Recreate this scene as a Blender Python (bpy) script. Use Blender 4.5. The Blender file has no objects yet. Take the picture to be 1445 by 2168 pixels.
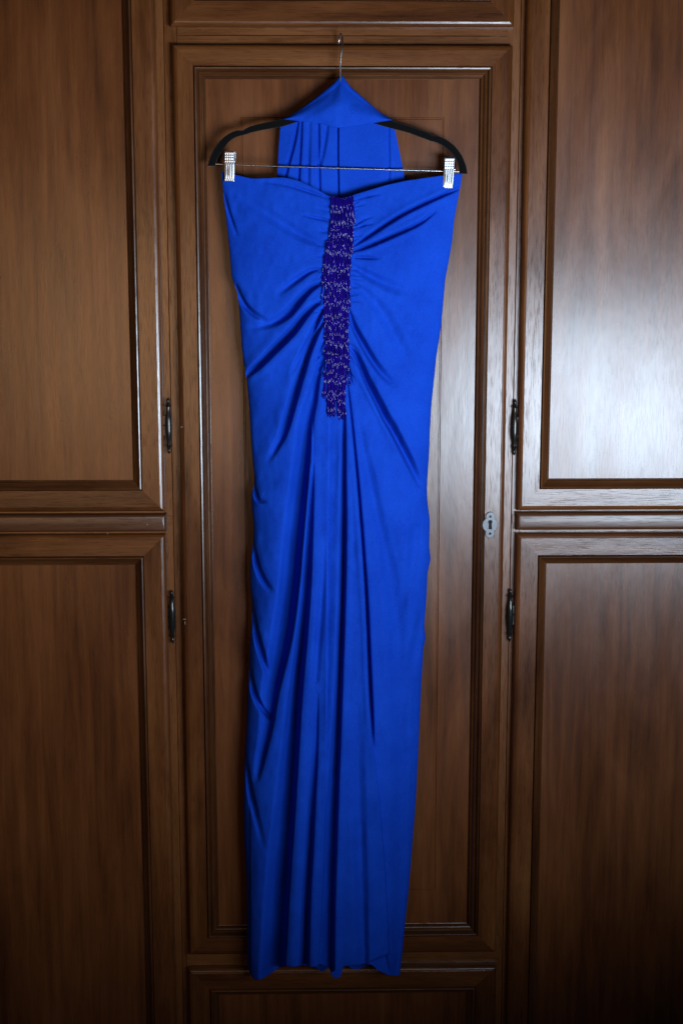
import bpy, math, random
import numpy as np
from mathutils import Matrix, Vector

random.seed(7); rng = np.random.default_rng(7)
S = bpy.context.scene
C = S.collection

# ------------------------------------------------------------------ camera
Z0 = 1.55                                   # camera height above the floor
F_PX, CX, CY, DIST = 3011.0, 722.5, 1084.0, 2.40
TILT, YAW, ROLL = 0.1660, 0.0198, -0.0003
def cam_axes():
    ct, st, cp, sp = math.cos(TILT), math.sin(TILT), math.cos(YAW), math.sin(YAW)
    fw = Vector((sp*ct, cp*ct, -st)); rt = Vector((cp, -sp, 0)); up = rt.cross(fw)
    cr, sr = math.cos(ROLL), math.sin(ROLL)
    return rt*cr + up*sr, -rt*sr + up*cr, fw
RT, UP, FW = cam_axes()
cam_d = bpy.data.cameras.new('camera'); cam = bpy.data.objects.new('camera', cam_d); C.objects.link(cam)
cam_d.sensor_fit = 'VERTICAL'; cam_d.sensor_height = 36.0; cam_d.lens = 36.0*F_PX/2168.0
cam_d.clip_start = 0.05; cam_d.clip_end = 50
M = Matrix((RT, UP, -FW)).transposed().to_4x4(); M.translation = (0, -DIST, Z0)
cam.matrix_world = M
S.camera = cam

# ------------------------------------------------------------------ world, lamps, exposure
w = bpy.data.worlds.new('World'); S.world = w; w.use_nodes = True
bg = w.node_tree.nodes['Background']; bg.inputs[0].default_value = (0.80, 0.86, 1.0, 1); bg.inputs[1].default_value = 0.008
def area(name, loc, aim, sx, sy, power, col, spread=180):
    d = bpy.data.lights.new(name, 'AREA'); d.shape = 'RECTANGLE'; d.size = sx; d.size_y = sy
    d.energy = power; d.color = col; d.spread = math.radians(spread)
    o = bpy.data.objects.new(name, d); C.objects.link(o); o.location = loc
    v = Vector(aim) - Vector(loc); o.rotation_euler = v.to_track_quat('-Z', 'Y').to_euler()
    return o
area('window_light', (0.80, -1.66, Z0-0.40), (0.04, 0, Z0+0.08), 0.92, 0.48, 14.0, (0.68, 0.83, 1.0), 90)
area('warm_fill_light', (-0.66, -2.25, Z0-0.22), (-0.38, 0, Z0-0.02), 0.8, 0.75, 1.15, (1.0, 0.60, 0.31), 80)  # unseen fill lamp added to lift the left-hand wood with a warm sheen
S.view_settings.view_transform = 'Standard'; S.view_settings.look = 'None'
S.view_settings.exposure = 0; S.view_settings.gamma = 1; S.view_settings.use_curve_mapping = False

# ------------------------------------------------------------------ helpers
def unproj(px, py, p):
    """photo pixel -> point on the plane p metres in front of the door face (y = -p)"""
    px, py, p = np.broadcast_arrays(np.asarray(px, float), np.asarray(py, float), np.asarray(p, float))
    a = (px-CX)/F_PX; b = -(py-CY)/F_PX
    d = a[..., None]*np.array(RT) + b[..., None]*np.array(UP) + np.array(FW)
    t = (-p + DIST)/d[..., 1]
    return np.array([0, -DIST, Z0]) + d*t[..., None]
def P3(px, py, p): return Vector(unproj(px, py, p).tolist())

def mesh_obj(name, verts, faces, mat, parent=None, smooth=None, kind=None):
    v = np.asarray(verts, float).reshape(-1, 3)
    c = (v.min(0)+v.max(0))/2
    me = bpy.data.meshes.new(name); me.from_pydata((v-c).tolist(), [], faces)
    me.validate(); me.update()
    if smooth is not None:
        me.polygons.foreach_set('use_smooth', [True]*len(me.polygons))
        if smooth < 180: me.set_sharp_from_angle(angle=math.radians(smooth))
    me.materials.append(mat)
    o = bpy.data.objects.new(name, me); C.objects.link(o); o.location = c
    if parent is not None:
        o.parent = parent; o.matrix_parent_inverse = Matrix.Translation(world_loc(parent)).inverted()
    if kind: o['kind'] = kind
    return o
LOCS = {}
def world_loc(o):
    return LOCS.get(o.name, o.location)
def empty(name, loc, parent=None):
    o = bpy.data.objects.new(name, None); C.objects.link(o); o.location = loc; o.empty_display_size = 0.05
    if parent is not None:
        o.parent = parent; o.matrix_parent_inverse = Matrix.Translation(world_loc(parent)).inverted()
    LOCS[o.name] = Vector(loc)
    return o
def part(name, *a, **k):
    o = mesh_obj(name, *a, **k); LOCS[o.name] = o.location.copy(); return o
def tag(o, label, cat): o['label'] = label; o['category'] = cat

class MB:
    def __init__(s): s.v = []; s.f = []
    def add(s, v, f):
        n = len(s.v); s.v += [tuple(q) for q in v]; s.f += [tuple(i+n for i in g) for g in f]; return s
    def box(s, x0, x1, y0, y1, z0, z1):
        return s.add([(x0,y0,z0),(x1,y0,z0),(x1,y1,z0),(x0,y1,z0),(x0,y0,z1),(x1,y0,z1),(x1,y1,z1),(x0,y1,z1)],
                     [(3,2,1,0),(4,5,6,7),(0,1,5,4),(1,2,6,5),(2,3,7,6),(3,0,4,7)])
    def lathe(s, prof, c, n=16, axis='z'):
        """prof: list of (pos along axis, radius)"""
        v = []; f = []
        for h, r in prof:
            for k in range(n):
                a = 2*math.pi*k/n; u, w_ = r*math.cos(a), r*math.sin(a)
                v.append({'z': (c[0]+u, c[1]+w_, c[2]+h), 'y': (c[0]+u, c[1]+h, c[2]+w_), 'x': (c[0]+h, c[1]+u, c[2]+w_)}[axis])
        for i in range(len(prof)-1):
            for k in range(n):
                a, b = i*n+k, i*n+(k+1) % n
                f.append((a, b, b+n, a+n) if axis != 'y' else (b, a, a+n, b+n))
        f.append(tuple(range(n-1, -1, -1))); f.append(tuple(range((len(prof)-1)*n, len(prof)*n)))
        return s.add(v, f)
    def tube(s, pts, r, n=10):
        pts = [Vector(q) for q in pts]; v = []; f = []
        up = None
        for i, q in enumerate(pts):
            t = (pts[min(i+1, len(pts)-1)] - pts[max(i-1, 0)]).normalized()
            if up is None: up = t.orthogonal().normalized()
            up = (up - t*up.dot(t)).normalized(); b = t.cross(up)
            rr = r[i] if isinstance(r, (list, tuple)) else r
            for k in range(n):
                a = 2*math.pi*k/n; v.append(q + up*rr*math.cos(a) + b*rr*math.sin(a))
        for i in range(len(pts)-1):
            for k in range(n):
                a, b_ = i*n+k, i*n+(k+1) % n; f.append((a, b_, b_+n, a+n))
        f.append(tuple(range(n-1, -1, -1))); f.append(tuple(range((len(pts)-1)*n, len(pts)*n)))
        return s.add(v, f)

# ------------------------------------------------------------------ materials
def new_mat(name):
    m = bpy.data.materials.new(name); m.use_nodes = True
    nt = m.node_tree; b = nt.nodes['Principled BSDF']
    return m, nt, b
def N(nt, typ, **k):
    n = nt.nodes.new(typ)
    for a, v in k.items():
        if a.startswith('i_'): n.inputs[a[2:].replace('_', ' ')].default_value = v
        else: setattr(n, a, v)
    return n
def ramp(nt, pts):
    r = nt.nodes.new('ShaderNodeValToRGB'); e = r.color_ramp.elements
    while len(e) < len(pts): e.new(0.5)
    for i, (p, c) in enumerate(pts): e[i].position = p; e[i].color = (*c, 1)
    return r
def wood(name, grain, dark, mid, light, rough=0.25, pore=0.6, blotch=1.0):
    m, nt, b = new_mat(name); L = nt.links.new
    geo = N(nt, 'ShaderNodeNewGeometry'); oi = N(nt, 'ShaderNodeObjectInfo')
    mul = N(nt, 'ShaderNodeMath', operation='MULTIPLY'); mul.inputs[1].default_value = 37.0; L(oi.outputs['Random'], mul.inputs[0])
    add = N(nt, 'ShaderNodeVectorMath', operation='ADD'); L(geo.outputs['Position'], add.inputs[0]); L(mul.outputs[0], add.inputs[1])
    def mapped(along):
        mp = N(nt, 'ShaderNodeMapping'); L(add.outputs[0], mp.inputs['Vector'])
        mp.inputs['Scale'].default_value = (1, 1, along) if grain == 'V' else (along, 1, 1)
        return mp.outputs[0]
    g1 = N(nt, 'ShaderNodeTexNoise', i_Scale=52.0, i_Detail=8.0, i_Roughness=0.68, i_Distortion=0.35); L(mapped(0.055), g1.inputs['Vector'])
    g2 = N(nt, 'ShaderNodeTexNoise', i_Scale=820.0, i_Detail=2.0, i_Roughness=0.5); L(mapped(0.045), g2.inputs['Vector'])
    g3 = N(nt, 'ShaderNodeTexNoise', i_Scale=8.5, i_Detail=5.0, i_Roughness=0.58, i_Distortion=0.6); L(mapped(0.30), g3.inputs['Vector'])
    dark, mid, light = [(c[0]*0.86, c[1]*0.72, c[2]*0.70) for c in (dark, mid, light)]
    cr = ramp(nt, [(0.32, dark), (0.5, mid), (0.70, light)])
    mx = N(nt, 'ShaderNodeMix', data_type='FLOAT'); mx.inputs[0].default_value = 0.52*blotch
    L(g1.outputs['Fac'], mx.inputs[2]); L(g3.outputs['Fac'], mx.inputs[3]); L(mx.outputs[0], cr.inputs['Fac'])
    pr = ramp(nt, [(0.36, (0, 0, 0)), (0.47, (1, 1, 1))]); L(g2.outputs['Fac'], pr.inputs['Fac'])
    pm = N(nt, 'ShaderNodeMapRange'); pm.inputs['To Min'].default_value = 1-0.42*pore; pm.inputs['To Max'].default_value = 1.0
    L(pr.outputs['Color'], pm.inputs['Value'])
    cm = N(nt, 'ShaderNodeVectorMath', operation='SCALE'); L(cr.outputs['Color'], cm.inputs[0]); L(pm.outputs[0], cm.inputs['Scale'])
    L(cm.outputs[0], b.inputs['Base Color'])
    sp = N(nt, 'ShaderNodeMapRange'); sp.inputs['To Min'].default_value = 0.62-0.45*pore; sp.inputs['To Max'].default_value = 0.62
    L(pr.outputs['Color'], sp.inputs['Value']); L(sp.outputs[0], b.inputs['Specular IOR Level'])
    rr = N(nt, 'ShaderNodeMapRange'); rr.inputs['From Min'].default_value = 0.3; rr.inputs['From Max'].default_value = 0.7
    rr.inputs['To Min'].default_value = rough-0.03; rr.inputs['To Max'].default_value = rough+0.05
    L(g3.outputs['Fac'], rr.inputs['Value']); L(rr.outputs[0], b.inputs['Roughness'])
    bp = N(nt, 'ShaderNodeBump', i_Strength=0.10, i_Distance=0.0003); L(pr.outputs['Color'], bp.inputs['Height'])
    g4 = N(nt, 'ShaderNodeTexNoise', i_Scale=26.0, i_Detail=3.0); L(mapped(0.35), g4.inputs['Vector'])
    bp2 = N(nt, 'ShaderNodeBump', i_Strength=0.22, i_Distance=0.002); L(g4.outputs['Fac'], bp2.inputs['Height']); L(bp.outputs[0], bp2.inputs['Normal'])
    L(bp2.outputs[0], b.inputs['Normal'])
    return m
def plain(name, col, rough=0.5, metal=0.0, sheen=0.0, spec=0.5, bump=None, coat=0.0):
    m, nt, b = new_mat(name)
    b.inputs['Base Color'].default_value = (*col, 1); b.inputs['Roughness'].default_value = rough; b.inputs['Metallic'].default_value = metal
    b.inputs['Sheen Weight'].default_value = sheen; b.inputs['Specular IOR Level'].default_value = spec; b.inputs['Coat Weight'].default_value = coat
    tn = N(nt, 'ShaderNodeTexNoise', i_Scale=(bump or (300, 0))[0], i_Detail=4.0)
    geo = N(nt, 'ShaderNodeNewGeometry'); nt.links.new(geo.outputs['Position'], tn.inputs['Vector'])
    mr = N(nt, 'ShaderNodeMapRange'); mr.inputs['To Min'].default_value = max(0.03, rough-0.08); mr.inputs['To Max'].default_value = min(1, rough+0.08)
    nt.links.new(tn.outputs['Fac'], mr.inputs['Value']); nt.links.new(mr.outputs[0], b.inputs['Roughness'])
    if bump:
        bp = N(nt, 'ShaderNodeBump', i_Strength=0.5, i_Distance=bump[1]); nt.links.new(tn.outputs['Fac'], bp.inputs['Height']); nt.links.new(bp.outputs[0], b.inputs['Normal'])
    return m
DK, MD, LT = (0.040, 0.0125, 0.0035), (0.128, 0.0455, 0.0110), (0.235, 0.098, 0.026)
WV = wood('walnut_vertical_grain', 'V', DK, MD, LT)
WH = wood('walnut_horizontal_grain', 'H', DK, MD, LT)
WP = wood('walnut_panel_veneer', 'V', (0.042, 0.0130, 0.0040), (0.132, 0.0450, 0.0110), (0.225, 0.086, 0.022), rough=0.27, pore=0.13, blotch=0.85)
WM = wood('walnut_moulding_vertical', 'V', (0.030, 0.0105, 0.004), (0.080, 0.0310, 0.0095), (0.150, 0.064, 0.019), rough=0.23, pore=0.6)
WMH = wood('walnut_moulding_horizontal', 'H', (0.030, 0.0105, 0.004), (0.080, 0.0310, 0.0095), (0.150, 0.064, 0.019), rough=0.23, pore=0.6)
WF = wood('walnut_carcass_vertical', 'V', (0.070, 0.025, 0.006), (0.165, 0.064, 0.016), (0.240, 0.104, 0.030), rough=0.28, pore=0.7)
WFH = wood('walnut_carcass_horizontal', 'H', (0.070, 0.025, 0.006), (0.165, 0.064, 0.016), (0.240, 0.104, 0.030), rough=0.28, pore=0.7)
METAL = plain('dark_burnished_metal', (0.026, 0.024, 0.022), 0.19, 0.6, bump=(900, 0.00003))
PEWTER = plain('worn_pewter', (0.085, 0.085, 0.09), 0.34, 0.5, bump=(500, 0.0003))
DARK = plain('keyhole_shade', (0.006, 0.005, 0.004), 0.8)
CHROME = plain('polished_steel', (0.55, 0.56, 0.58), 0.26, 1.0, bump=(700, 0.0001))
CLIPM = plain('brushed_clip_steel', (0.40, 0.41, 0.43), 0.33, 1.0, bump=(700, 0.0001))
VELVET = plain('black_velvet_flock', (0.0035, 0.0033, 0.0033), 0.95, 0, sheen=0.12, spec=0.05, bump=(1500, 0.0006))
BEAD = plain('cobalt_glass_bead', (0.009, 0.003, 0.160), 0.10, 0.0, spec=0.30)
WHITE = plain('bare_wood_chip', (0.24, 0.17, 0.10), 0.7)
def fabric():
    m, nt, b = new_mat('royal_blue_crepe'); L = nt.links.new
    geo = N(nt, 'ShaderNodeNewGeometry')
    n1 = N(nt, 'ShaderNodeTexNoise', i_Scale=14.0, i_Detail=6.0, i_Roughness=0.6); L(geo.outputs['Position'], n1.inputs['Vector'])
    r = ramp(nt, [(0.36, (0.0030, 0.0365, 0.365)), (0.64, (0.0062, 0.0605, 0.500))]); n4 = N(nt, 'ShaderNodeTexNoise', i_Scale=420.0, i_Detail=3.0, i_Roughness=0.7); L(geo.outputs['Position'], n4.inputs['Vector'])
    mxf = N(nt, 'ShaderNodeMix', data_type='FLOAT'); mxf.inputs[0].default_value = 0.5; L(n1.outputs['Fac'], mxf.inputs[2]); L(n4.outputs['Fac'], mxf.inputs[3]); L(mxf.outputs[0], r.inputs['Fac']); L(r.outputs[0], b.inputs['Base Color'])
    b.inputs['Roughness'].default_value = 0.78; b.inputs['Specular IOR Level'].default_value = 0.05
    b.inputs['Sheen Weight'].default_value = 0.0; b.inputs['Sheen Tint'].default_value = (0.2, 0.4, 1, 1)
    n2 = N(nt, 'ShaderNodeTexNoise', i_Scale=1400.0, i_Detail=2.0); L(geo.outputs['Position'], n2.inputs['Vector'])
    n3 = N(nt, 'ShaderNodeTexNoise', i_Scale=70.0, i_Detail=5.0, i_Roughness=0.55); L(geo.outputs['Position'], n3.inputs['Vector'])
    b1 = N(nt, 'ShaderNodeBump', i_Strength=0.35, i_Distance=0.0003); L(n2.outputs['Fac'], b1.inputs['Height'])
    b2 = N(nt, 'ShaderNodeBump', i_Strength=0.42, i_Distance=0.0012); L(n3.outputs['Fac'], b2.inputs['Height']); L(b1.outputs[0], b2.inputs['Normal'])
    L(b2.outputs[0], b.inputs['Normal'])
    return m
FAB = fabric()

# ------------------------------------------------------------------ wardrobe
ward = empty('wardrobe', (0.05, 0.20, 0.0))
tag(ward, 'dark walnut panelled wardrobe with moulded doors behind the blue dress', 'wardrobe')
FY = 0.018                                   # carcass face lies 18 mm behind the door faces
def sweep_side(x0, x1, z0, z1, prof, side):
    """one mitred side of a frame; prof = [(inset, protrusion)] closed on itself"""
    A, B = [], []
    for d, h in prof:
        cs = {'l': ((x0+d, z0+d), (x0+d, z1-d)), 'r': ((x1-d, z1-d), (x1-d, z0+d)),
              't': ((x0+d, z1-d), (x1-d, z1-d)), 'b': ((x1-d, z0+d), (x0+d, z0+d))}[side]
        A.append((cs[0][0], -h, cs[0][1])); B.append((cs[1][0], -h, cs[1][1]))
    n = len(prof)
    f = [(i, (i+1) % n, n+(i+1) % n, n+i) for i in range(n)]
    f += [tuple(range(n-1, -1, -1)), tuple(range(n, 2*n))]
    return A+B, f
def rnd(cx, ch, r, a0, a1, n=6):
    return [(cx+r*math.cos(math.radians(a0+(a1-a0)*i/n)), ch+r*math.sin(math.radians(a0+(a1-a0)*i/n))) for i in range(n+1)]
def outer_profile(inner, r=0.0075, thick=FY-0.0005):
    # rounded nose with a small quirk, then the flat face
    p = [(0.0, -thick), (0.0, -r)]
    p += [(r - r*math.cos(math.radians(a)), -r*0.9 + r*0.9*math.sin(math.radians(a)) - 0.0006) for a in (15, 30, 45, 60, 75, 90)]
    p += [(r+0.0008, 0.0), (inner, 0.0), (inner, -thick)]
    return p
def mould_profile(kind, w_):
    if kind == 'side':
        q = [(0.0, -0.014), (0.0, -0.0012), (0.0006, -0.0016), (0.0012, 0.0012), (0.0022, 0.0026), (0.0038, 0.0030), (0.0052, 0.0022), (0.0062, 0.0008),
             (0.0085, -0.0014), (0.0110, -0.0032), (0.0135, -0.0044), (0.0142, -0.0064), (0.0165, -0.0070), (0.0175, -0.0082), (0.0175, -0.014)]
        s = w_/0.0175
    else:
        q = [(0.0, -0.016), (0.0, -0.0010), (0.0008, -0.0016), (0.0014, 0.0008), (0.0026, 0.0018), (0.0046, 0.0014), (0.0058, -0.0004), (0.0068, -0.0028),
             (0.0080, -0.0022), (0.0098, -0.0012), (0.0116, -0.0020), (0.0130, -0.0044), (0.0146, -0.0050), (0.0160, -0.0044), (0.0174, -0.0056), (0.0182, -0.0080), (0.0200, -0.0086), (0.0200, -0.016)]
        s = w_/0.0200
    return [(a*s, b*(1.45 if kind != 'side' else 1.25) if b > -0.0115 else b) for a, b in q]
def make_door(name, label, x0, x1, z0, z1, fw, mw, kind, groove=None, panel_d=0.0094):
    if kind != 'side': panel_d = 0.0118
    """fw: frame width to moulding (l, r, b, t all alike); mw: moulding width"""
    d = empty(name, ((x0+x1)/2, 0.01, z0), ward); d['label'] = label
    pr = outer_profile(fw)
    for s in 'lrtb':
        v, f = sweep_side(x0, x1, z0, z1, pr, s)
        part('stile' if s in 'lr' else 'rail', v, f, WV if s in 'lr' else WH, parent=d, smooth=32)
    mp = mould_profile(kind, mw)
    for s in 'lrtb':
        v, f = sweep_side(x0+fw+0.0002, x1-fw-0.0002, z0+fw+0.0002, z1-fw-0.0002, mp, s)
        part('moulding', v, f, WM if s in 'lr' else WMH, parent=d, smooth=38)
    a = fw+mw-0.0006
    X0, X1, Zb, Zt = x0+a, x1-a, z0+a, z1-a
    mb = MB()
    if groove:
        gl, gr, gb, gt = groove
        rings = [(X0, X1, Zb, Zt, panel_d)]
        for o, dep in ((-0.0018, 0.0), (-0.0008, 0.0018), (0.0008, 0.0018), (0.0018, 0.0002)):
            rings.append((gl+o, gr-o, gb+o, gt-o, panel_d+dep))
        v = []; f = []
        for (a0, a1, b0, b1, y) in rings: v += [(a0, y, b0), (a1, y, b0), (a1, y, b1), (a0, y, b1)]
        for i in range(len(rings)-1):
            for k in range(4): f.append((i*4+k, i*4+(k+1) % 4, i*4+4+(k+1) % 4, i*4+4+k))
        k = (len(rings)-1)*4; f.append((k, k+1, k+2, k+3))
        mb.add(v, f)
    else:
        mb.box(X0, X1, panel_d, panel_d+0.006, Zb, Zt)
    part('panel', mb.v, mb.f, WP, parent=d)
    return d
zz = lambda z: Z0+z
door_c = make_door('door', 'tall centre door with a keyhole plate', -0.2266, 0.3268, zz(-1.2123), zz(0.3668), 0.0334, 0.0205, 'centre',
                   groove=(-0.1162, 0.2146, zz(-1.0935), zz(0.2519)))
make_door('door', 'upper door beside the black pair of hinges on the shaded side', -0.86, -0.2535, zz(-0.4010), zz(0.78), 0.0368, 0.0178, 'side')
make_door('door', 'lower door below the plain bar on the shaded side', -0.86, -0.2535, zz(-1.47), zz(-0.4402), 0.0372, 0.0178, 'side')
make_door('door', 'upper door with bright window glare on its panel', 0.3482, 0.95, zz(-0.4012), zz(0.78), 0.0372, 0.0178, 'side')
make_door('door', 'lower door under the dented bar', 0.3480, 0.95, zz(-1.47), zz(-0.4412), 0.0378, 0.0170, 'side')
make_door('door', 'short door above the tall centre door', -0.2286, 0.3280, zz(0.3950), zz(0.78), 0.0390, 0.0178, 'side')
make_door('drawer', 'wide drawer front below the tall centre door', -0.2290, 0.3283, zz(-1.47), zz(-1.2386), 0.0380, 0.0170, 'side')
# carcass boards (posts and rails), butted with hairline joints
def board(name, x0, x1, z0, z1, y0, mat, bev=0.0006, thick=0.03):
    pr = [(0, -y0-thick), (0, -y0-bev), (bev, -y0), (min(x1-x0, z1-z0)/2-1e-5, -y0), (min(x1-x0, z1-z0)/2-1e-5, -y0-thick)]
    mb = MB(); b = bev
    mb.add([(x0, y0+thick, z0), (x1, y0+thick, z0), (x1, y0+thick, z1), (x0, y0+thick, z1),
            (x0, y0+b, z0), (x1, y0+b, z0), (x1, y0+b, z1), (x0, y0+b, z1),
            (x0+b, y0, z0+b), (x1-b, y0, z0+b), (x1-b, y0, z1-b), (x0+b, y0, z1-b)],
           [(3, 2, 1, 0), (0, 1, 5, 4), (1, 2, 6, 5), (2, 3, 7, 6), (3, 0, 4, 7), (4, 5, 9, 8), (5, 6, 10, 9), (6, 7, 11, 10), (7, 4, 8, 11), (8, 9, 10, 11)])
    return part(name, mb.v, mb.f, mat, parent=ward)
zb, zt = zz(-1.49), zz(0.80)
board('post', -0.290, -0.2417, zb, zt, FY, WF); board('post', -0.2411, -0.190, zb, zt, FY+0.0012, WF)
board('post', 0.3413, 0.390, zb, zt, FY, WF); board('post', 0.290, 0.3406, zb, zt, FY+0.0010, WF)
board('carcass_rail', -0.2196, 0.3196, zz(0.3836), zz(0.43), FY-0.0014, WFH)
board('carcass_rail', -0.2196, 0.3196, zz(0.325), zz(0.3829), FY-0.0006, WFH)
board('carcass_rail', -0.2330, 0.3340, zz(-1.2440), zz(-1.190), FY-0.0012, WFH)
board('carcass_rail', -0.86, -0.2560, zz(-0.475), zz(-0.375), FY-0.0012, WFH)
board('carcass_rail', 0.3555, 0.95, zz(-0.475), zz(-0.375), FY-0.0012, WFH)
# tenon ends showing in the posts beside the bars
board('tenon', -0.2560, -0.2428, zz(-0.4262), zz(-0.4105), FY-0.0016, WFH); board('tenon', 0.3424, 0.3545, zz(-0.4262), zz(-0.4105), FY-0.0016, WFH)
board('back_board', -0.88, 0.97, zb, zt, FY+0.034, WF)
# half-round bars between upper and lower side doors
def bar(x0, x1, z0, z1, label):
    h = (z1-z0); r = h*0.34
    pr = [(0.0, -FY+0.0013), (0.0, -0.008)] + [(0.0075-0.0075*math.cos(math.radians(a)), -0.008+0.0085*math.sin(math.radians(a))) for a in (18, 36, 54, 72, 90)] + [(0.0155, 0.0009)]
    v = []; f = []
    for d, hgt in pr: v += [(x0+d, -hgt, z0+d*0.98), (x1-d, -hgt, z0+d*0.98), (x1-d, -hgt, z1-d*0.98), (x0+d, -hgt, z1-d*0.98)]
    n = len(pr)
    for i in range(n-1):
        for k in range(4): f.append((i*4+k, i*4+(k+1) % 4, i*4+4+(k+1) % 4, i*4+4+k))
    f.append(tuple((n-1)*4+k for k in range(4)))
    o = part('dividing_bar', v, f, WMH2, parent=ward, smooth=40); o['label'] = label
WMH2 = wood('walnut_bar', 'H', (0.045, 0.016, 0.006), (0.095, 0.038, 0.013), (0.140, 0.062, 0.021), rough=0.32, pore=0.5)
bar(-0.86, -0.2515, zz(-0.4362), zz(-0.4050), 'plain dividing bar'); bar(0.3474, 0.95, zz(-0.4358), zz(-0.4046), 'dented dividing bar in the glare')

# hinges
def hinge(px, y0, y1, side):
    a, b = P3(px, y0, 0.0), P3(px, y1, 0.0); L = a.z-b.z; x = a.x if False else (a.x+b.x)/2; k = 0.00098
    y = FY-0.0075
    prof = [(0, .3), (.012, 1.5), (.035, 2.6), (.06, 3.1), (.085, 2.6), (.10, 2.0), (.106, 3.4), (.118, 4.0), (.128, 3.4), (.132, 4.6), (.143, 5.3), (.154, 4.4), (.16, 3.4), (.20, 3.3),
            (.26, 3.9), (.33, 5.1), (.40, 5.8), (.488, 5.9)]
    low = [(.494, 5.9), (.58, 6.0), (.66, 5.5), (.73, 4.5), (.79, 3.5), (.83, 3.3), (.836, 4.3), (.848, 5.1), (.858, 4.4), (.864, 3.2), (.872, 3.7), (.882, 4.0), (.892, 3.2), (.90, 2.1), (.925, 2.8), (.955, 2.6), (.985, 1.5), (1, .3)]
    hg = empty('hinge', (x, y, b.z), ward)
    for pr in (prof, low):
        m = MB(); m.lathe([(a.z-t*L, r*k) for t, r in reversed(pr)], (x, y, 0), 18); part('knuckle', m.v, m.f, METAL, parent=hg, smooth=45)
    m = MB(); m.lathe([(a.z-.5*L, 4.7*k), (a.z-.48*L, 4.7*k)], (x, y, 0), 14); part('pin', m.v, m.f, METAL, parent=hg, smooth=45)
    for t0, t1, o in ((.32, .475, 0), (.505, .67, 0)):
        m = MB(); xe = x+side*0.0135
        m.box(min(x, xe), max(x, xe), y-0.0010, y+0.0012, a.z-t1*L, a.z-t0*L); part('leaf', m.v, m.f, PEWTER if side > 0 else METAL, parent=hg)
hinge(355.5, 843, 963, -1); hinge(363.5, 1252, 1366, -1); hinge(1090, 846, 966, 1); hinge(1080.5, 1249, 1362, 1)

# keyhole plate on the centre door
def keyhole():
    c = P3(1036.3, 1111.0, 0.001); k = 0.00079
    pl = empty('keyhole_plate', (c.x, -0.0005, c.z), door_c)
    def curve_mesh(splines, ext, bev):
        cu = bpy.data.curves.new('tmp', 'CURVE'); cu.dimensions = '2D'; cu.fill_mode = 'BOTH'; cu.extrude = ext; cu.bevel_depth = bev; cu.bevel_resolution = 2
        for pts in splines:
            s = cu.splines.new('POLY'); s.points.add(len(pts)-1); s.use_cyclic_u = True
            for q, (x, y) in zip(s.points, pts): q.co = (x, y, 0, 1)
        o = bpy.data.objects.new('tmp', cu); C.objects.link(o); dg = bpy.context.evaluated_depsgraph_get()
        me = o.evaluated_get(dg).to_mesh(); v = [tuple(q.co) for q in me.vertices]; f = [tuple(p.vertices) for p in me.polygons]
        o.to_mesh_clear(); bpy.data.objects.remove(o); return v, f
    def arc(cx, cy, r, a0, a1, n): return [(cx+r*math.cos(math.radians(a0+(a1-a0)*i/n)), cy+r*math.sin(math.radians(a0+(a1-a0)*i/n))) for i in range(n+1)]
    outl = arc(0, 0, 16*k, -52, 52, 14) + arc(0.3*k, 18.5*k, 9.2*k, -28, 208, 16) + arc(0, 0, 16*k, 128, 232, 14) + arc(0.3*k, -19*k, 9.4*k, 152, 388, 16)
    hole = arc(0, 6.5*k, 4.8*k, -50, 230, 14) + [(-4.6*k, -10*k), (4.6*k, -10*k)]
    v, f = curve_mesh([outl, hole], 0.0009, 0.0007)
    v = [(c.x+x, -0.0016-z, c.z+y) for x, y, z in v]; part('plate', v, f, PEWTER, parent=pl, smooth=40)
    v, f = curve_mesh([arc(0, 6.5*k, 5.6*k, -50, 230, 14) + [(-5.4*k, -10.8*k), (5.4*k, -10.8*k)]], 0.0002, 0)
    v = [(c.x+x, -0.0004-z, c.z+y) for x, y, z in v]; part('keyhole', v, f, DARK, parent=pl)  # flat sheet over the wood, the hole's inner shade put into its colour
    for dz in (18.5, -19):
        m = MB(); m.lathe([(0.0016, 3.2*k), (-0.0008, 3.1*k), (-0.0018, 2.2*k), (-0.0022, 0.8*k)], (c.x+0.3*k, -0.0020, c.z+dz*k), 12, 'y'); part('nail', m.v, m.f, METAL, parent=pl, smooth=50)
keyhole()

# small chips in the varnish of the door edges
for cx_, cy_, w_, h_ in ((384.5, 904, 6, 2.2), (390.5, 1311, 8, 2.0), (391.5, 1319, 1.8, 9), (311.5, 1110.5, 3, 3), (228, 1129.5, 2.6, 3)):
    q = P3(cx_, cy_, 0.0012); k = 0.0004
    m = MB(); m.lathe([(0.0016, 1.0), (-0.0002, .9), (-0.0006, .4)], (0, 0, 0), 7, 'y')
    v = [(q.x+a*w_*k, q.y+b*0.6, q.z+c*h_*k) for a, b, c in m.v]; part('chip', v, m.f, WHITE, parent=ward)

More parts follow.
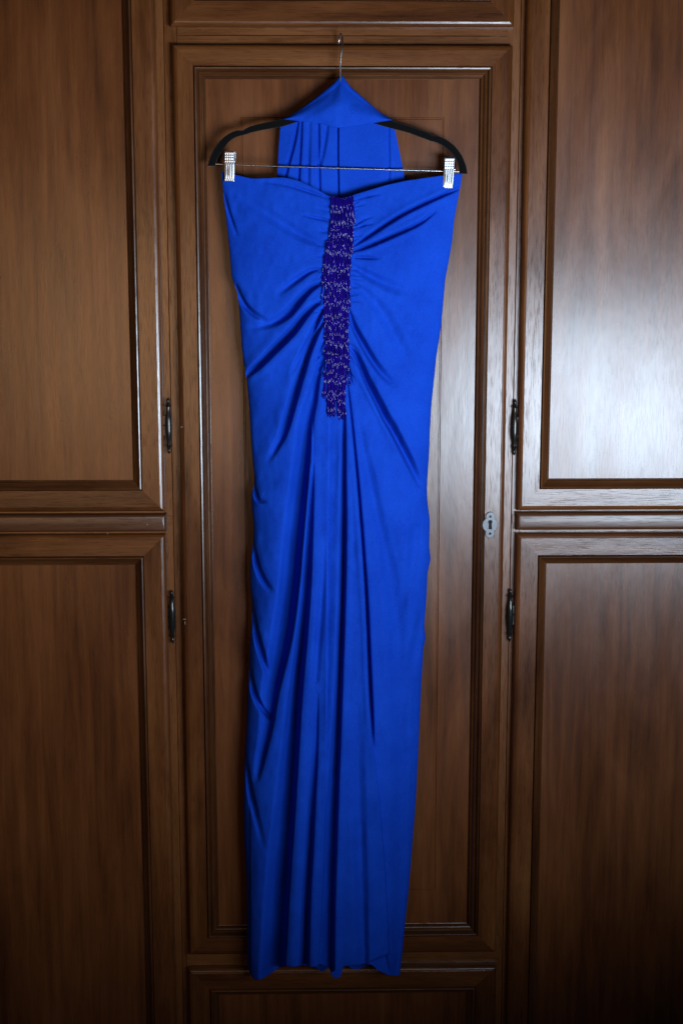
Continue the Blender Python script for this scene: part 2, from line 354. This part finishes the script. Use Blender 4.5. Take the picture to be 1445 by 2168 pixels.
# ------------------------------------------------------------------ dress
dress_base = P3(690, 2060, 0.02)
dress = empty('evening_dress', tuple(dress_base))
tag(dress, 'long royal blue halter gown with beaded centre fringe hanging on the wardrobe', 'dress')
def interp(pts, i=0, o=1):
    a = np.array(sorted(pts)); return lambda q: np.interp(q, a[:, 0], a[:, 1])
def smooth_interp(pts, sig, lo, hi):
    a = np.array(pts, float); g = np.arange(lo-60, hi+60, 1.0); v = np.interp(g, a[:, 0], a[:, 1])
    k = np.exp(-0.5*(np.arange(-int(4*sig), int(4*sig)+1)/sig)**2); k /= k.sum(); n = len(k)//2
    vp = np.concatenate([np.full(n, v[0]), v, np.full(n, v[-1])]); vs = np.convolve(vp, k, 'valid')
    return lambda q: np.interp(q, g, vs)
XL = [(360,468),(365,469),(412,473),(466,479),(536,486.5),(586,490),(604,496),(614,502),(660,507),(738,512),(776,517.5),(811,523),(854,527),(904,530),(958,533.5),(1012,538.5),(1034,538),(1044,532),(1073,533),(1109,537),(1156,536),(1174,532),(1203,529),(1239,530),(1275,534),(1318,533.5),(1372,528),(1426,527.5),(1468,524.6),(1540,522),(1623,517),(1702,516),(1774,517),(1864,522),(1954,523),(2026,523),(2058,526),(2080,530)]
XR = [(360,978),(373,977),(389,975),(420,969),(462,961),(517,955.5),(559,948),(590,942),(660,936),(699,932),(757,922.6),(815,917),(850,913),(904,909.6),(958,908),(1000,905),(1030,903),(1062,904),(1102,909.6),(1130,908.5),(1156,908),(1185,911),(1213,904),(1240,903.5),(1264,902),(1300,899.5),(1329,897),(1350,901),(1368,896),(1444,891.6),(1522,888),(1612,884),(1702,879),(1792,872),(1882,864.6),(1954,857),(2007,852),(2058,846.6),(2080,845)]
xl = smooth_interp(XL, 5, 350, 2090); xr = smooth_interp(XR, 5, 350, 2090)
TOP = [(465,363),(469,363),(495,369),(515,374),(533,378),(568,377),(599,375),(630,382),(666,398),(690,412),(700,416),(715,420),(728,419),(740,416),(754,411),(790,400),(821,391),(856,383),(896,377),(931,372),(960,369),(980,367)]
HEM = [(515,2045),(523,2047),(527,2062),(533,2073),(540,2075),(548,2073),(566,2064),(575,2058),(590,2048),(604,2045),(622,2047),(636,2044),(645,2040),(656,2047),(670,2046),(676,2040),(686,2044),(696,2047),(700,2062),(706,2071),(714,2071),(720,2068),(725,2046),(746,2043),(771,2041),(785,2042),(800,2054),(821,2064),(843,2066),(850,2060)]
top = smooth_interp(TOP, 4, 460, 985); hem = smooth_interp(HEM, 1.6, 510, 855)
p_edge = interp([(360,.0215),(420,.0225),(600,.025),(1000,.027),(2080,.025)])
T_mid = smooth_interp([(360,.012),(420,.019),(520,.026),(800,.036),(1200,.048),(1700,.056),(2080,.058)], 40, 350, 2090)

def sdist(X, Y, path):
    """signed distance (px, + to the image-right of a path that runs down) and the interpolated extras"""
    path = np.array(path, float); best = np.full(X.shape, 1e9); sg = np.ones(X.shape); ex = np.zeros(X.shape+(path.shape[1]-2,))
    for a, b in zip(path[:-1], path[1:]):
        dx, dy = b[0]-a[0], b[1]-a[1]; L2 = dx*dx+dy*dy
        u = np.clip(((X-a[0])*dx+(Y-a[1])*dy)/L2, 0, 1)
        vx, vy = X-(a[0]+u*dx), Y-(a[1]+u*dy); d = np.hypot(vx, vy); cr = dx*vy-dy*vx
        m = d < best-1e-9
        best = np.where(m, d, best); sg = np.where(m, np.where(cr > 0, -1, 1), sg)
        e = a[2:]+(b[2:]-a[2:])*u[..., None]; ex = np.where(m[..., None], e, ex)
    return best*sg, ex
def dense(path, n=8):
    """Catmull-Rom so the folds run in curves"""
    p = np.array(path, float); q = np.vstack([2*p[0]-p[1], p, 2*p[-1]-p[-2]]); out = []
    for i in range(1, len(q)-2):
        for t in np.linspace(0, 1, n, endpoint=False):
            a, b, c, d = q[i-1], q[i], q[i+1], q[i+2]
            out.append(0.5*((2*b)+(c-a)*t+(2*a-5*b+4*c-d)*t*t+(3*b-a-3*c+d)*t**3))
    out.append(p[-1]); o = np.array(out); o[:, 2:] = np.maximum(o[:, 2:], 0.0 if o.shape[1] == 3 else 0.01); return o
ss = lambda t: (lambda c: c*c*(3-2*c))(np.clip(t, 0, 1))
# valleys: (x, y, depth mm, width to the image-left, width to the image-right)
VAL = [
 # long skirt folds
 [(688,738,2,6,4),(672,796,9,12,8),(664,844,14,20,10),(653,898,18,26,12),(639,1030,24,30,15),(627,1138,28,32,17),(617,1246,30,32,18),(602,1354,29,34,18),(579,1462,22,30,15),(568,1540,14,22,12),(552,1612,9,16,10),(544,1650,2,12,8)],
 [(661,985,1,4,6),(658,1050,9,5,8),(653,1138,17,7,11),(647,1246,25,10,13),(638,1354,31,14,14),(628,1468,34,20,14),(621,1594,36,30,13),(612,1738,38,40,13),(602,1882,40,46,13),(590,2062,42,46,15)],
 [(672,1470,1,8,4),(668,1600,8,10,6),(661,1702,15,11,8),(655,1810,20,12,9),(650,1900,23,13,9),(645,2050,26,14,10)],
 [(728,868,6,4,4),(727,930,12,5,6),(727,1012,17,7,7),(727,1102,20,9,8),(725,1246,23,10,8),(720,1400,23,11,8),(716,1520,23,14,8),(711,1650,23,20,8),(706,1790,24,24,8),(702,1930,25,24,8),(701,2050,26,24,8)],
 [(733,798,2,2,3),(739.5,856,8,2,4),(747,930,10,2,5),(758,1051,13,2,6),(772,1246,16,2,7),(781,1450,18,3,8),(785,1520,14,3,7),(789,1580,2,3,4)],
 # broad soft undulations of the skirt
 [(830,1050,1,30,26),(838,1250,5,34,28),(846,1500,6,30,24),(846,1800,5,24,18),(838,2060,4,18,14)],
 [(755,1500,1,22,18),(760,1700,6,24,18),(766,1900,8,22,16),(770,2040,8,20,14)],
 [(690,1150,1,10,10),(678,1300,4,12,12),(668,1440,3,12,10)],
 [(880,1120,4,18,16),(872,1200,5,20,18),(850,1280,1,18,18)], [(895,1300,4,16,14),(876,1380,5,18,16),(856,1470,1,16,16)], [(760,900,1,12,12),(790,1050,5,18,18),(820,1200,5,22,22),(836,1330,1,22,22)],
 # right bodice and hip
 [(737,733,2.9,3,6),(752,756,13,3,12),(773,808,20.3,3,16),(790,842,21.8,4,18),(812,885,20.3,6,18),(830,915,17.4,7,18),(866,983,11.6,9,16),(886,1025,2.9,9,12)],
 [(736,654,2.9,4,6),(748,694,13,6,11),(760,718,14.5,7,13),(784,760,13,8,14),(806,790,7.2,9,14),(832,815,1.4,9,12)],
 [(736,768,1.2,3,3),(740,790,6,3,4),(744,810,1.2,3,3)],
 [(750,519,4.3,4,4),(789,494,11.6,5,6),(847,457,13,5,7),(905,428,11.6,5,7),(972,398,7.2,5,6)],
 [(742,533,4.3,4,4),(781,521,13,5,6),(828,501,13,5,7),(886,474,8.7,5,7),(920,448,1.4,5,6)],
 [(752,545,6,3,4),(775,546,7.2,4,6),(800,547,1.2,4,6)],
 [(742,561,2.4,8,8),(777,582,6,14,14),(828,606,4.8,18,18),(868,617,1.2,18,18)],
 [(741,625,3.6,3,4),(757,623,1.2,4,4)],
 [(748,424,2.4,3,3),(770,418,4.8,3,4),(800,411,1.2,4,4)], [(750,479,3.6,2,3),(767,466,4.8,3,3),(786,459,1.2,3,3)], [(751,485,3.6,2,3),(770,477,6,3,4),(788,473,1.2,3,3)],
 [(742,595,1.2,8,8),(800,650,4.8,20,20),(850,740,3.6,22,22),(880,800,1.2,22,22)],
 # left bodice and hip
 [(682,568,2.4,4,4),(657,575,7.2,10,6),(626,594,7.2,12,9),(592,619,1.2,12,10)],
 [(682,598,4.3,4,4),(657,613,13,10,7),(634,637,15.9,14,9),(610,664,13,16,11),(575,684,7.2,16,12),(530,694,1.4,14,12)],
 [(682,633,4.3,4,4),(649,664,15.9,11,8),(618,703,20.3,14,10),(583,738,20.3,14,10),(549,772,17.4,12,9),(520,795,11.6,10,8)],
 [(498,606,8.7,8,8),(512,638,11.6,8,9),(532,661,8.7,9,9),(560,678,1.4,9,8)],
 [(687,652,4.3,3,4),(676,670,13,5,6),(658,712,14.5,9,9),(640,748,10.2,11,10),(620,790,1.4,12,10)],
 [(688,678,4.3,3,4),(670,706,14.5,6,6),(652,748,17.4,9,8),(640,784,18.8,12,9),(626,830,18.8,14,10),(612,880,17.4,14,10),(598,922,11.6,14,10),(572,970,1.4,12,8)],
 [(690,715,3.6,2,3),(680,735,6,3,4),(672,760,1.2,3,4)],
 [(696,420,1.2,4,4),(660,408,4.8,5,5),(610,392,2.4,7,7),(560,384,1.2,8,8)],
 [(474,412,4.8,6,6),(484,450,6,5,6),(500,494,1.2,5,5)],
 [(697,466,3.6,3,3),(672,462,4.8,4,4),(640,455,1.2,4,4)], [(692,520,1.2,8,8),(640,500,4.8,16,16),(560,450,3.6,18,18),(500,410,1.2,18,18)],
 # swags at the shaded side seam
 [(531,1010,8,5,7),(540,1046,10,6,8),(548,1060,7,6,7),(562,1063,1,5,6)],
 [(531,1140,6,6,8),(543,1195,10,8,9),(558,1231,9,9,10),(576,1252,1,8,9)],
 [(528,1275,6,6,9),(543,1347,11,9,10),(558,1400,10,9,10),(568,1432,1,8,9)],
 [(522,1395,6,6,8),(536,1462,11,8,9),(553,1497,11,8,8),(570,1517,8,8,7),(580,1522,1,6,6)],
 [(516,1600,4,6,8),(530,1680,7,9,10),(545,1740,4,10,10),(556,1790,1,9,9)],
]
# steps: an upper layer to the image-left whose edge drops by (mm) and fades out over (px)
STEP = [
 [(734,800,0,60),(740,860,2,60),(757,1051,5,70),(771,1246,7,80),(780,1450,9,90),(787,1569,9,90),(794,1630,9,90),(803,1720,9,90),(812,1828,9,90),(818,1930,9,90),(821,2012,9,90),(819,2019,9,90),(800,2027,9,90),(771,2039,6,60),(745,2046,1,30)],
 [(697,840,2,14),(694,994,5,16),(692,1138,7,18),(690,1500,8,18),(688,1594,8,20),(685,1774,9,22),(678,1954,9,22),(673,2046,9,22)],
 [(664,800,2,10),(660,900,5,12),(660,985,5,10),(657,1066,3,6)],
 [(718,976,1,8),(719,1100,2,8),(718,1240,1,8)],
]
STEP = [dense(s, 5) for s in STEP]; VAL = [dense(v, 6) for v in VAL]
# small gathers fanning out of the bead seam
for i in range(46):
    sd = 1 if i % 2 else -1; y = rng.uniform(430, 800)
    x = (746 if y < 520 else 738 if y < 800 else 732) if sd > 0 else (699 if y < 510 else 686)
    ang = (y-560)/240*1.0 + rng.normal(0, 0.12); ln = rng.uniform(14, 34)
    dx, dy = math.cos(ang)*sd, math.sin(ang)
    if y < 540: dy = -abs(dy)*0.7+rng.normal(0, .1)
    A = rng.uniform(1.5, 3.4); w0 = rng.uniform(1.8, 2.8)
    VAL.append(np.array([(x-4*sd, y-4*dy, A, w0, w0), (x+dx*ln*.5, y+dy*ln*.5, A, w0*1.3, w0*1.3), (x+dx*ln, y+dy*ln, 0.05, w0*1.6, w0*1.6)]))

def vnoise(X, Y, sx, sy, seed):
    r = np.random.default_rng(seed); g = r.normal(0, 1, (64, 64))
    u, v = np.abs(X/sx) % 63, np.abs(Y/sy) % 63; i, j = u.astype(int), v.astype(int); a, b = ss(u-i), ss(v-j)
    return (g[j, i]*(1-a)+g[j, i+1]*a)*(1-b)+(g[j+1, i]*(1-a)+g[j+1, i+1]*a)*b
def base_p(X, Y):
    a, b = xl(Y), xr(Y); s = np.clip((X-a)/(b-a), 0, 1); e = np.abs(2*s-1)
    return p_edge(Y)+T_mid(Y)*np.power(np.clip(1-e**2.8, 0, 1), 0.62)
def front_p(X, Y):
    p = base_p(X, Y); a, b = xl(Y), xr(Y); s = np.clip((X-a)/(b-a), 0, 1); edge = ss(np.minimum(s, 1-s)/0.03)
    h = np.zeros(X.shape)
    for path in VAL:
        x0, x1, y0, y1 = path[:, 0].min()-60, path[:, 0].max()+60, path[:, 1].min()-60, path[:, 1].max()+60
        m = (X > x0) & (X < x1) & (Y > y0) & (Y < y1)
        if not m.any(): continue
        t, ex = sdist(X[m], Y[m], path)
        A, wl, wr = ex[:, 0], ex[:, 1], ex[:, 2]
        h[m] -= 1.3*A*np.where(t < 0, 1-ss(-t/wl), 1-ss(t/wr))
        rw = np.maximum(wr, 6); lw = np.maximum(wl, 6)
        h[m] += 0.13*A*(np.exp(-((t-1.5*rw)/(0.9*rw))**2)+np.exp(-((t+1.4*lw)/(0.9*lw))**2))
    for path in STEP:
        m = (Y > path[:, 1].min()-4) & (X > path[:, 0].min()-60) & (X < path[:, 0].max()+200)
        t, ex = sdist(X[m], Y[m], path)
        A, fd = ex[:, 0], ex[:, 1]
        h[m] += A*0.45*np.where(t < 0, np.exp(np.minimum(t, 0)/16), 0)
        h[m] += A*0.45*np.where(t >= 0, 1-ss(t/2.4), 0) - A*0.55*np.where(t > 0, ss(t/2.4)*np.exp(-np.maximum(t, 0)/fd), 0)
    h += 0.9*vnoise(X, Y, 52, 130, 3)*ss((Y-400)/200) + 0.6*vnoise(X+0.35*Y, Y-0.2*X+900, 30, 46, 5) + 0.35*vnoise(X+400, Y, 11, 19, 6)
    p = p + h*0.001*(0.35+0.65*edge)
    return np.maximum(p, 0.0075)
NR, NC = 760, 300
s = np.linspace(0, 1, NC); s = 0.5-0.5*np.cos(math.pi*s)*(0.35)-0.5*(1-2*s)*0.65
xt = 469+s*(977-469); xb = 524+s*(847.5-524)
yt, yb = top(xt), hem(xb)
tt = np.linspace(0, 1, NR)[:, None]
Y = yt[None, :]+(yb-yt)[None, :]*tt
Xg = xl(Y)+s[None, :]*(xr(Y)-xl(Y))
Pf = front_p(Xg, Y)
rows = [(Xg[0], Y[0]+5, Pf[0]-.0032), (Xg[0], Y[0]+1.6, Pf[0]-.0024), (Xg[0], Y[0]+.2, Pf[0]-.0010)]
G = np.concatenate([np.stack([unproj(a, b, c) for a, b, c in rows]), unproj(Xg, Y, Pf),
                    np.stack([unproj(Xg[-1], Y[-1]+.3, Pf[-1]-.0007), unproj(Xg[-1], Y[-1]-3, Pf[-1]-.0016)])])
def grid_faces(r, c):
    i = np.arange(r-1)[:, None]*c+np.arange(c-1)[None, :]
    return np.stack([i, i+c, i+c+1, i+1], -1).reshape(-1, 4).tolist()
o = part('front_panel', G.reshape(-1, 3), grid_faces(*G.shape[:2]), FAB, parent=dress, smooth=180); o['label'] = 'draped blue front gathered to the bead seam'
# back of the dress, closer to the door
nb, cb = 160, 70
sb = np.linspace(0, 1, cb); xtb = 469+sb*(977-469)
ytb = np.where(np.abs(2*sb-1) > .9, top(xtb)+2, top(xtb)+2+np.minimum(60, (1-np.abs(2*sb-1))*400))
ybb = 2041+3*np.sin(sb*19)+15*np.exp(-((sb-.49)/.045)**2)+9*np.exp(-((sb-.70)/.06)**2)
Yb = ytb[None, :]+(ybb-ytb)[None, :]*np.linspace(0, 1, nb)[:, None]
Xb = xl(Yb)+sb[None, :]*(xr(Yb)-xl(Yb))
Pb = p_edge(Yb)-0.0075*(1-(2*sb[None, :]-1)**2)-0.0004+0.0012*np.sin(sb[None, :]*30+Yb*.002)*(1-(2*sb[None, :]-1)**2)
part('back_panel', unproj(Xb, Yb, Pb).reshape(-1, 3), grid_faces(nb, cb), FAB, parent=dress, smooth=180)

# halter drape seen above the neckline
nd, cd = 120, 200
sdv = np.linspace(0, 1, cd); Yd = np.linspace(249, 446, nd)[:, None]+0*sdv[None, :]
xdl = interp([(200,612),(250,596),(267,593.5),(311,590),(373,587),(446,584)]); xdr = interp([(200,808),(255,829),(276,836),(311,843),(355,852),(380,856),(446,866)])
Xd = xdl(Yd)+sdv[None, :]*(xdr(Yd)-xdl(Yd))
DV = [[(632,240,3,4,6),(622,300,6,5,6),(608,357,6,5,5),(600,400,5,5,5)], [(638,240,4,3,5),(636,300,6,3,5),(632,372,6,3,5),(630,430,5,3,5)],
      [(672,240,4,2,6),(673,330,5,2,7),(675,440,5,2,7)], [(694,240,2,5,8),(686,300,4,6,9),(677,352,2,5,7)],
      [(715,240,8,2,3),(715,355,8,2,3),(718,450,8,2,3)], [(821,240,2,3,5),(823,440,3,3,6)], [(655,240,1,6,8),(652,330,3,8,8),(650,440,3,8,8)]]
hd = np.zeros(Xd.shape)
for path in DV:
    t, ex = sdist(Xd, Yd, dense(path, 5)); hd -= ex[..., 0]*np.where(t < 0, 1-ss(-t/ex[..., 1]), 1-ss(t/ex[..., 2]))
Pd = 0.0168+0.001*hd*1.25+0.0006*vnoise(Xd, Yd, 30, 60, 9)-0.004*(np.abs(2*sdv-1)**6)[None, :]
part('halter_drape', unproj(Xd, Yd, np.maximum(Pd, 0.004)).reshape(-1, 3), grid_faces(nd, cd), FAB, parent=dress, smooth=180)

# collar folded over the hanger
ctop = smooth_interp([(596,254),(599,252.4),(634.7,231.6),(670,205),(705.5,176),(714,166),(718,160),(721,158),(724,159.5),(728,164),(741,183),(754,194),(781,218),(807,240),(832,253.7),(836,256)], 1.6, 595, 836)
cbot = smooth_interp([(596,252),(599,252.6),(648,258),(683,262.6),(705,270),(716,271),(736.6,269),(776,262.6),(832,253.9),(836,253.5)], 4, 595, 836)
cc, cr_ = 190, 60
xc = np.linspace(599, 832, cc); rowsC = []
ct_, cb_ = ctop(xc), np.maximum(cbot(xc), ctop(xc)+0.4)
fold = 0.004+0.010*np.clip((cb_-ct_)/100, 0, 1)
for v in np.linspace(0, 1, cr_):
    yy = cb_+(ct_-cb_)*v
    bulge = np.sqrt(np.clip(1-v**6, 0, 1))
    pf = 0.0195+(0.0085+fold*0.9*np.sin(math.pi*min(1, v*1.0+.15))**1.0)*bulge
    pf = pf+0.001*(0.9*np.sin((xc-700)/30+v*3)*np.clip((cb_-ct_)/80, 0, 1)*(1-v)+0.6*vnoise(xc, yy, 22, 22, 12)*bulge)
    # soft crease running from the apex down to one side
    t, _ = sdist(xc, yy, np.array([(722, 165, 0), (700, 215, 0), (640, 250, 0)])); pf -= 0.0010*np.exp(-(t/7)**2)*bulge
    t, _ = sdist(xc, yy, np.array([(724, 168, 0), (748, 215, 0), (800, 248, 0)])); pf -= 0.0008*np.exp(-(t/8)**2)*bulge
    rowsC.append(unproj(xc, yy, pf))
for v in np.linspace(1, 0, 24)[1:]:
    yy = np.minimum(cb_-2, ct_+90)+(ct_-np.minimum(cb_-2, ct_+90))*v; rowsC.append(unproj(xc, np.maximum(yy, ct_), 0.0195-0.0075*np.sqrt(max(0, 1-v**6))))
GC = np.stack(rowsC); GC = np.concatenate([(GC[0]+np.array([0, 0.0010, 0.0012]))[None], GC])
o = part('collar', GC.reshape(-1, 3), grid_faces(*GC.shape[:2])[::1], FAB, parent=dress, smooth=180); o['label'] = 'neck band folded over the hanger'

# bead fringe: staggered rows of strands, each strand seed beads and bugle beads
fringe = empty('bead_fringe', tuple(P3(712, 875, 0.06)), dress); fringe['label'] = 'dark cobalt glass bead fringe'
def strand(n_seed, bug, n_end):
    m = MB(); z = 0.0
    def seed():
        nonlocal z
        r = 0.00072; m.lathe([(z, r*.4), (z-r*.35, r*.9), (z-r*.8, r), (z-r*1.25, r*.9), (z-r*1.6, r*.4)], (0, 0, 0), 8); z -= r*1.65
    def bugle(l):
        nonlocal z
        r = 0.00092; m.lathe([(z, r*.8), (z-.0002, r), (z-l+.0002, r), (z-l, r*.8)], (0, 0, 0), 6); z -= l+.0001
    for _ in range(n_seed): seed()
    for l in bug:
        bugle(l)
        if rng.random() < 0.3: seed()
    for _ in range(n_end): seed()
    return np.array(m.v), m.f, -z
ROWS = [(700,748,420,421,52),(698,747,474,482,44),(691,741,511,521,45),(684.5,739,548,560,46),(685,739,588,596,44),(686,737,626,632,46),(688,736,670,682,42),(690.5,736,708,718,44),(690,735,752,760,44),(687.5,732,792,798,42),(694,729,830,842,40)]
for ri, (a, b, y0, y1, ln) in enumerate(ROWS):
    V, Fc = [], []; nV = 0
    n = int((b-a)/1.85)
    for layer in range(2):
        for k in range(n+1):
            u = (k+0.5*layer)/n
            if u > 1.001: continue
            if ri == 10 and 0.42 < u < 0.55 and True: continue
            x = a+u*(b-a)+rng.normal(0, .35); y = y0+u*(y1-y0)+rng.normal(0, 2.0)-layer*3
            L_mm = (ln+8)*0.00081*rng.uniform(.86, 1.08); ns = rng.integers(1, 3); rest = L_mm-(ns+1)*0.0012
            sp_ = rng.uniform(.3, .7); v, f, zl = strand(ns, [rest*sp_, rest*(1-sp_)], rng.integers(0, 2))
            tx, ty = rng.normal(0, .06), rng.normal(0, .015)
            pa_, pb_ = base_p(np.array([x, x]), np.array([y, y+ln])); slope = math.atan2(pb_-pa_, L_mm)
            Rm = np.array(Matrix.Rotation(tx, 3, 'Y') @ Matrix.Rotation(ty-slope, 3, 'X') @ Matrix.Rotation(rng.uniform(0, 6.28), 3, 'Z'))
            p0 = float(pa_)+0.0022+0.0016*layer+rng.normal(0, .0004)
            q = v@Rm.T+unproj(x, y, p0)
            V.append(q); Fc += [tuple(i+nV for i in g) for g in f]; nV += len(q)
    if ri == 0:                                   # seed beads scattered along the top of the seam
        for k in range(26):
            u = rng.uniform(0, 1); x = 699+u*22; y = 414+u*6+rng.normal(0, 1.4)
            v, f, zl = strand(1, [], 0); q = v+unproj(x, y, float(base_p(np.array([x]), np.array([y+6.]))[0])+0.0022); V.append(q); Fc += [tuple(i+nV for i in g) for g in f]; nV += len(q)
    part('bead_row', np.concatenate(V), Fc, BEAD, parent=fringe, smooth=50, kind='stuff')

# ------------------------------------------------------------------ hanger
hp = P3(722, 250, 0.024); hanger = empty('clothes_hanger', tuple(hp))
tag(hanger, 'slim black velvet hanger with steel hook, bar and clips holding the gown', 'hanger')
edge_l = [((720,203),(720,226)),((690,214),(692,234)),((655,229),(658,248)),((620,243),(624,260)),((593.5,252.4),(599,268)),((570,257.5),(573,272.5)),((546,262.6),(548,277)),((528,268),(531,281)),((520,272),(524,283.5)),((514,276.5),(517.5,285.5)),((508,276),(513.5,286.5)),((501,276),(507.5,288)),((491,279.4),(498,291)),((481,285),(490,296)),((473,291),(483.5,301.5)),((464,300),(477.5,310)),((457.6,309),(472,318.5)),((451,319),(466,326)),((446.5,329),(462,333.8)),((442.5,339),(458.5,341)),((440.3,347),(456.6,347.5)),((439,351.4),(456,352))]
edge_r = [((720,203),(720,226)),((750,214),(748,236)),((798.6,243),(792,262)),((832,256),(825,271.4)),((850,262),(844,276)),((869.4,268),(863,281)),((888,274.5),(882,288)),((905,280.5),(899.5,294.5)),((911,284),(905,296.5)),((916,287.5),(910,298.5)),((922,287),(917,300)),((929,288.6),(923.5,302)),((940,293),(931.5,306)),((949,298.5),(939.5,310.5)),((960,307),(949,318)),((969,317),(956.5,326)),((977,329),(963.5,335.5)),((982,340),(968,345)),((986,351),(970,353.5)),((988,361),(971,362)),((988.6,368.5),(971,367.5))]
mb = MB(); PH = 0.024
for E_ in (edge_l, edge_r):
    v = []; f = []; n = 16
    for i, (a, b) in enumerate(E_):
        A, B = P3(*a, PH), P3(*b, PH); c_ = (A+B)/2; h_ = (A-B)/2; th = 0.0032
        if i == len(E_)-1: th = 0.0026
        for k in range(n):
            an = 2*math.pi*k/n; ca, sa = math.cos(an), math.sin(an)
            ca = math.copysign(abs(ca)**0.6, ca); sa = math.copysign(abs(sa)**0.8, sa)
            v.append(c_+h_*ca+Vector((0, -th*sa, 0)))
    for i in range(len(E_)-1):
        for k in range(n):
            a, b = i*n+k, i*n+(k+1) % n; f.append((a, b, b+n, a+n))
    f.append(tuple(range(n-1, -1, -1))); f.append(tuple(range((len(E_)-1)*n, len(E_)*n))); mb.add(v, f)
o = part('velvet_arms', mb.v, mb.f, VELVET, parent=hanger, smooth=60); o['label'] = 'black flocked shoulder arms'
hk = np.array([(720,172,.024),(720,157,.0242),(720.2,138,.0250),(721.2,122,.0262),(722.8,107,.0270),(724.2,95,.0262),(724.4,85,.0236),(723.6,77,.0190),(722.0,72,.0130),(720.2,71,.0065),(718.8,74.5,.0005),(717.6,81,-.0040),(716.9,88,-.0060),(716.6,93.5,-.0064)])
hk = dense(np.c_[hk[:, :2], hk[:, 2:]+1], 5); m = MB(); m.tube([P3(a, b, c-1) for a, b, c in hk], 0.00135, 12); part('hook', m.v, m.f, CHROME, parent=hanger, smooth=60)
bx = [(452,347.2),(480,348.4),(600,352.6),(720,356.3),(850,360),(975,363.6)]
m = MB(); m.tube([P3(a, b, PH) for a, b in bx], 0.00125, 10); part('trouser_bar', m.v, m.f, CHROME, parent=hanger, smooth=60)
def clip(tl, tr, br, bl, side, label):
    ce = P3(*[(a+b)/2 for a, b in zip(tl, br)], 0.024); e = empty('clip', tuple(ce), hanger); e['label'] = label
    def plate(name, p_top, p_bot, th, grow, rich):
        A, B, D_ = P3(*tl, 0.03), P3(*tr, 0.03), P3(*bl, 0.03)
        ux = (B-A); wx = ux.length; ux.normalize(); uz = (D_-A); hz = uz.length; uz.normalize()
        nx, nz = (41, 61) if rich else (3, 8); v = []; f = []
        for back in (0, 1):
            for j in range(nz):
                for i in range(nx):
                    u, q = i/(nx-1), j/(nz-1); h = 0.0
                    if rich and not back:
                        if 0.42 < q < 0.90:
                            h += 0.0006*max(0, math.sin(math.pi*(q-.42)/.48))**.25*max(0, math.cos((u*4.6-.3)*2*math.pi+math.pi))**1.0
                        if 0.05 < q < 0.40:
                            dx_ = (u*4.4-.2) % 1-.5; dz_ = ((q-.06)/.085) % 1-.5; h -= 0.0005*max(0, 1-(dx_*dx_+dz_*dz_)*9)
                        if q > .92:
                            dx_ = (u*4.4-.2) % 1-.5; dz_ = (q-.955)/.06; h -= 0.0004*max(0, 1-(dx_*dx_+dz_*dz_)*9)
                        ed = min(u, 1-u, q*3, (1-q)*3); h -= 0.0006*max(0, 1-ed/.06)
                    p = p_top+(p_bot-p_top)*q+(-th if back else h)
                    w_ = A+ux*(wx*((u-.5)*(1+grow)+.5))+uz*(hz*q); v.append((w_.x, -p, w_.z))
        nn = nx*nz
        for j in range(nz-1):
            for i in range(nx-1):
                a = j*nx+i; f.append((a, a+nx, a+nx+1, a+1)); f.append((nn+a, nn+a+1, nn+a+nx+1, nn+a+nx))
        ring = [i for i in range(nx)]+[j*nx+nx-1 for j in range(1, nz)]+[(nz-1)*nx+i for i in range(nx-2, -1, -1)]+[j*nx for j in range(nz-2, 0, -1)]
        for k in range(len(ring)):
            a, b = ring[k], ring[(k+1) % len(ring)]; f.append((a, b, nn+b, nn+a))
        part(name, v, f, CLIPM, parent=e, smooth=35)
    plate('front_plate', 0.0330, 0.0300, 0.0009, 0, True); plate('back_plate', 0.0155, 0.0175, 0.0009, 0.0, False)
    tl2 = P3((tl[0]+tr[0])/2, (tl[1]*.62+bl[1]*.38), 0.024)
    m = MB(); hw = 0.0084
    m.tube([tl2+Vector((-hw, 0, 0)), tl2+Vector((hw, 0, 0))], 0.0026, 14); part('barrel', m.v, m.f, CHROME, parent=e, smooth=50)
    xs = tl2.x+side*hw; pts = [Vector((xs, -0.033, tl2.z+0.017)), Vector((xs+side*.0012, -0.030, tl2.z+.0175)), Vector((xs+side*.0014, -0.026, tl2.z+.006)), Vector((xs, -0.024, tl2.z))]
    m = MB(); m.tube(pts, 0.0008, 8); part('spring', m.v, m.f, CHROME, parent=e, smooth=50)
clip((475.6,320.3),(496.2,320.6),(496,385),(475,384), 1, 'steel clip with dimples at the lower end of the bar')
clip((940.7,334),(962,334),(956,399),(936.5,399), -1, 'steel clip tilted against the gown corner')
